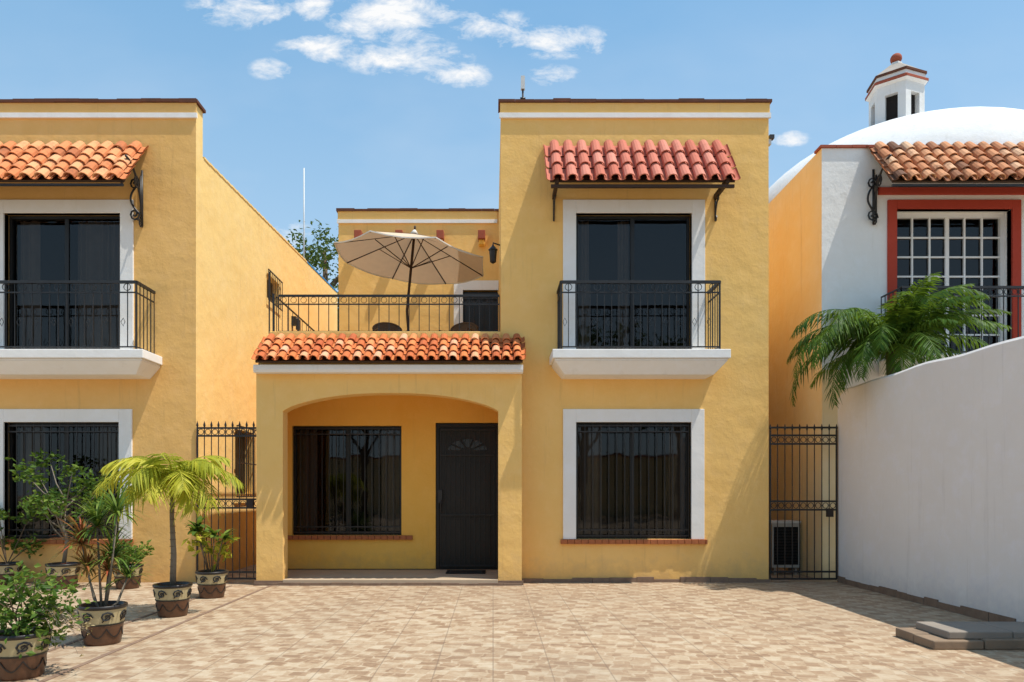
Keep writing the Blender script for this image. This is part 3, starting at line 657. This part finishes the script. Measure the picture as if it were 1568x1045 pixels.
def pot(e,r,h):
    b=B(); rb=r*.74
    b.lathe((0,0,0),[(0.001,.003),(rb,.003),(rb+.1*(r-rb),.02),(rb+(r-rb)*.5,h*.5)],'pot_brown'); 
    b.lathe((0,0,0),[(rb+(r-rb)*.5+.004,h*.5),(rb+(r-rb)*.54+.006,h*.54)],'pot_black')
    b.lathe((0,0,0),[(rb+(r-rb)*.54,h*.54),(rb+(r-rb)*.93,h*.90)],'pot_cream')
    b.lathe((0,0,0),[(r*.975,h*.90),(r*1.03,h*.92),(r*1.03,h*.99),(r*.99,h),(r*.9,h*.99),(r*.86,h*.9)],'pot_black'); b.lathe((0,0,0),[(r*.88,h*.92),(.001,h*.93)],'soil')
    def P(a,z,o=.004):
        rr=rb+(r-rb)*min(1,z/h)+o; return (rr*math.cos(a),rr*math.sin(a),z)
    n=7
    for k in range(n):
        a=2*math.pi*k/n
        b.tube([P(a+(.30-.019*i)*math.cos(i*.75),h*.72+h*(.13-.008*i)*math.sin(i*.75)) for i in range(14)],.008*r/.2,'pot_black',4)
        b.tube([P(a+.9/n*math.pi*(i/5)-.2,h*.60+h*.2*(i/5)) for i in range(6)],.007*r/.2,'pot_black',4)
        b.tube([P(a+2*math.pi/n*(i/8),h*.42-h*.22*math.sin(math.pi*i/8),.003) for i in range(9)],.006,'pot_black',4)
    b.obj('pot',e)
def potted(name,x,y,r=.2,h=.35):
    e=empty(name,(x,y,0)); e.rotation_euler=(0,0,U(0,.9)*0); pot(e,r,h); return e
e=potted('potted_shrub',-3.54,-5.62,.2,.34); b=B()
for k in range(9): b.tube([(0,0,.3),(U(-.1,.1),U(-.1,.1),.45),(U(-.25,.25),U(-.25,.25),U(.55,.75))],[.008,.006,.003],'bark',4)
b.obj('stems',e); b=B(); leaves(b,(0,0,.53),.27,.23,.22,850,.06,'leaf_bush',.6,18,.38); 
b.obj('foliage',e)
b=B()
for k in range(26): 
    a=U(-.6,1.2); p=Vector((.1,0,.45)); pts=[p.copy()]
    for i in range(7): p=p+Vector((math.cos(a)*.055,math.sin(a)*.05,U(-.02,.06)-.012*i)); a+=U(-.4,.4); pts.append(p.copy())
    b.tube(pts,[.0035,.003,.003,.0025,.0025,.002,.0015,.001],'bark_grey',3,False,False)
    for q in pts[3:]: 
        if R()<.35: leaves(b,q,.02,.02,.02,2,.035,'leaf_dry',.5,1,.3)
b.obj('twigs',e)
e=potted('potted_dracaena',-3.57,-4.43,.2,.36); b=B(); b2=B()
for (dx,dy,h,m,L,n) in ((-.05,0,1.08,'leaf_bush',.34,80),(.08,.03,.80,'leaf_bush',.34,70),(-.18,-.02,.92,'leaf_red',.32,90),(.16,-.05,1.2,'leaf_bush',.34,70),(0,.1,.66,'leaf_red',.3,60),(.18,.1,.6,'leaf_bush',.28,40),(-.1,-.08,.7,'leaf_red',.28,60)):
    b.tube([(dx*.2,dy*.2,.3),(dx*.6,dy*.5,h*.6),(dx,dy,h)],[.014,.011,.009],'bark_grey',6); blades(b2,(dx,dy,h-.02),n,L,.018,m,-.1,1.5,1.0)
b.obj('stems',e); b2.obj('foliage',e)
e=potted('potted_palm',-3.58,-2.97,.2,.36); b=B(); b.tube([(0,0,.3),(.01,0,.7),(-.01,0,1.1),(.0,0,1.55)],[.035,.03,.024,.028],'bark_grey',8)
for k in range(14): b.ring((.0,0,.4+k*.075),.031,.004,'bark','z')
b.obj('trunk',e); b=B()
for k,(a,el,L) in enumerate(((3.1,.5,1.0),(2.8,.85,.85),(.1,.6,.85),(-.3,.9,.75),(.6,1.0,.7),(3.6,.9,.8),(4.4,.7,.7),(5.3,.6,.75),(1.5,1.0,.7),(2.2,.5,.8),(4.9,1.15,.65),(3.3,.15,.85),(5.9,.3,.75),(4.7,.3,.7),(5.6,.1,.65),(4.0,.2,.75))):
    frond(b,(0,0,1.53),a,el,L,U(1.2,1.9),30,.34,.032,'leaf_yellow',.9,'leaf_yellow')
b.obj('fronds',e)
e=potted('potted_croton',-3.69,-1.57,.2,.35); b=B(); b2=B()
for k in range(7):
    dx,dy,h=U(-.2,.2),U(-.15,.15),U(.6,1.15); b.tube([(dx*.2,dy*.2,.3),(dx,dy,h)],.007,'bark',5); blades(b2,(dx,dy,h-.04),11,.2,.06,'leaf_bush',.0,1.2,1.0); leaves(b2,(dx*.8,dy*.8,h*.8),.1,.1,.12,16,.12,'leaf_yellow',.45,3,.4)
b.obj('stems',e); b2.obj('foliage',e)
e=potted('potted_shrub',-5.25,-.67,.2,.34); b=B(); 
for k in range(6): b.tube([(0,0,.3),(U(-.15,.15),U(-.15,.15),.6)],.006,'bark',4)
b.obj('stems',e); b=B(); leaves(b,(0,0,.5),.26,.2,.13,380,.085,'leaf_bush',.5,9,.3); b.obj('foliage',e)
e=potted('potted_small_tree',-6.18,-.67,.22,.36); b=B(); b2=B(); b.tube([(0,0,.3),(.06,0,.7),(-.04,0,1.0),(.0,0,1.25)],[.03,.025,.02,.012],'bark_grey',7)
for k in range(15):
    a=k*2.4; z0=.65+.045*k; en=Vector((math.cos(a)*U(.25,.68),math.sin(a)*U(.2,.4),z0+U(.25,.6))); b.tube([(0.02,0,z0),tuple(en*.5+Vector((0,0,z0*.45))),tuple(en)],[.012,.009,.004],'bark_grey',5)
    leaves(b2,en,.17,.15,.13,80,.085,'leaf_bush',.55,5,.4)
b.obj('trunk',e); b2.obj('foliage',e)
e=potted('potted_shrub',-7.24,-.3,.2,.33); b=B(); b2=B()
for k in range(9):
    dx,dy,h=U(-.3,.3),U(-.2,.2),U(.55,1.05); b.tube([(0,0,.3),(dx,dy,h)],.006,'bark',4); leaves(b2,(dx,dy,h),.14,.12,.12,40,.1,'leaf_bush',.5,4,.35)
b.obj('stems',e); b2.obj('foliage',e)
tree('tree',(-5.75,13.5,0),9.6,3.0,1.5,4000,.17)
tree('tree',(-1.9,14,0),8.0,2.0,1.3,900,.16)
for (x,y,h) in ((-7,-26,7),(-1,-28,8),(4.5,-25,7.5),(10,-27,8.5)): tree('tree',(x,y,0),h,5,3.2,1200,.5)
b=B(); b.box(-14,16,-31,-30.7,0,3.4,'stucco_peach'); b.box(-14.1,16.1,-31.1,-30.6,3.4,3.5,'terra_red'); b.obj('street_wall')
b=B(); b.tube([(-5.0,8,6.5),(-5.0,8,9.95)],.018,'white_metal',5); b.obj('antenna_pole')

# ============================================================ sun & sky
S=Vector((.40,-.14,1)).normalized(); el=math.asin(S.z); azs=math.atan2(S.x,S.y)
sd=bpy.data.lights.new('sun','SUN'); sd.energy=5.0; sd.angle=math.radians(.5); sd.color=(1,.955,.87)
so=bpy.data.objects.new('sun',sd); so.rotation_euler=S.to_track_quat('Z','Y').to_euler(); so.location=(5,-5,20); scene.collection.objects.link(so)
w=bpy.data.worlds.new('World'); scene.world=w; w.use_nodes=True; nt=w.node_tree; nt.nodes.clear()
def N(ty): return nt.nodes.new(ty)
def M(op,a,b=0.0,c=None,clamp=False):
    x=N('ShaderNodeMath'); x.operation=op; x.use_clamp=clamp
    for i,v in enumerate((a,b,c)):
        if v is None: continue
        if hasattr(v,'links'): nt.links.new(v,x.inputs[i])
        else: x.inputs[i].default_value=v
    return x.outputs[0]
def MIX(f,a,b):
    x=N('ShaderNodeMix'); x.data_type='RGBA'
    for sck,v in ((x.inputs[0],f),(x.inputs[6],a),(x.inputs[7],b)):
        if hasattr(v,'links'): nt.links.new(v,sck)
        elif hasattr(v,'__len__'): sck.default_value=(*v,1)
        else: sck.default_value=v
    return x.outputs[2]
sky=N('ShaderNodeTexSky'); sky.sky_type='NISHITA'; sky.sun_disc=False; sky.sun_elevation=el; sky.sun_rotation=azs; sky.air_density=1.0; sky.dust_density=1.0; sky.ozone_density=1.0
tc=N('ShaderNodeTexCoord'); sx=N('ShaderNodeSeparateXYZ'); nt.links.new(tc.outputs['Generated'],sx.inputs[0])
yy=M('MAXIMUM',sx.outputs[1],.05); u=M('DIVIDE',sx.outputs[0],yy); v=M('DIVIDE',sx.outputs[2],yy)
cb=N('ShaderNodeCombineXYZ'); nt.links.new(u,cb.inputs[0]); nt.links.new(M('MULTIPLY',v,1.9),cb.inputs[1])
def NZ(scale,det,rough,seed,dist=0):
    x=N('ShaderNodeTexNoise'); x.noise_dimensions='3D'; x.inputs['Scale'].default_value=scale; x.inputs['Detail'].default_value=det; x.inputs['Roughness'].default_value=rough; x.inputs['Distortion'].default_value=dist
    mp=N('ShaderNodeMapping'); mp.inputs['Location'].default_value=(seed,seed*.7,seed*1.3); nt.links.new(cb.outputs[0],mp.inputs[0])
    nt.links.new(mp.outputs[0],x.inputs['Vector']); return x.outputs['Fac']
n1=NZ(17,7,.64,2.3,.25)
blobs=[(385,12,88,30,1.05),(478,12,44,24,1.0),(600,28,112,42,1.3),(622,90,95,28,1.2),(845,64,98,24,1.15),(702,116,55,20,1.0),(492,75,64,24,1.05),(745,40,75,24,.85),(418,106,34,18,.85),(1203,212,36,13,1.1),(850,116,40,16,.75),(445,362,36,20,.9)]
m=None
for (px,py,a,bb,wt) in blobs:
    du=M('MULTIPLY',M('SUBTRACT',u,(px-755)/1100),1100/a); dv=M('MULTIPLY',M('SUBTRACT',v,(754-py)/1100),1100/bb)
    d=M('SQRT',M('ADD',M('MULTIPLY',du,du),M('MULTIPLY',dv,dv))); q=M('MULTIPLY',M('SUBTRACT',1.25,d),wt); q=M('MAXIMUM',q,0.0); q=M('MINIMUM',q,wt)
    m=q if m is None else M('MAXIMUM',m,q)
dens=M('ADD',M('MULTIPLY',m,.6),M('MULTIPLY',M('SUBTRACT',n1,.5),2.5)); dens=M('MULTIPLY',M('SUBTRACT',dens,.17),1.5,clamp=True)
dens=M('MULTIPLY',dens,M('MULTIPLY',m,3,clamp=True))
haze=M('MULTIPLY',M('MULTIPLY',M('SUBTRACT',NZ(3.2,4,.55,7.1),.42),2.2,clamp=True),M('MULTIPLY',M('SUBTRACT',.78,v),.6,clamp=True))
dens=M('MAXIMUM',dens,haze); dens=M('MULTIPLY',dens,M('GREATER_THAN',sx.outputs[1],.06))
base=MIX(.5,sky.outputs[0],(1.7,4.2,6.8)); hz=M('SUBTRACT',1.0,M('MULTIPLY',M('ABSOLUTE',sx.outputs[2]),1.75),clamp=True)
base=MIX(M('MULTIPLY',hz,.75),base,(4.5,5.6,6.3))
fin=MIX(dens,base,(6.5,6.55,6.6))
bg=N('ShaderNodeBackground'); bg.inputs[1].default_value=.15; nt.links.new(fin,bg.inputs[0]); wo=N('ShaderNodeOutputWorld'); nt.links.new(bg.outputs[0],wo.inputs[0])
# ============================================================ camera
cd=bpy.data.cameras.new('camera'); co=bpy.data.objects.new('camera',cd); scene.collection.objects.link(co); scene.camera=co
co.location=(0,-11,1.38); co.rotation_euler=(math.radians(90),0,0); cd.sensor_width=36; cd.lens=1100/1568*36; cd.shift_x=.0185; cd.shift_y=.1476; cd.clip_end=1000
scene.view_settings.view_transform='Standard'; scene.view_settings.look='None'; scene.view_settings.exposure=0
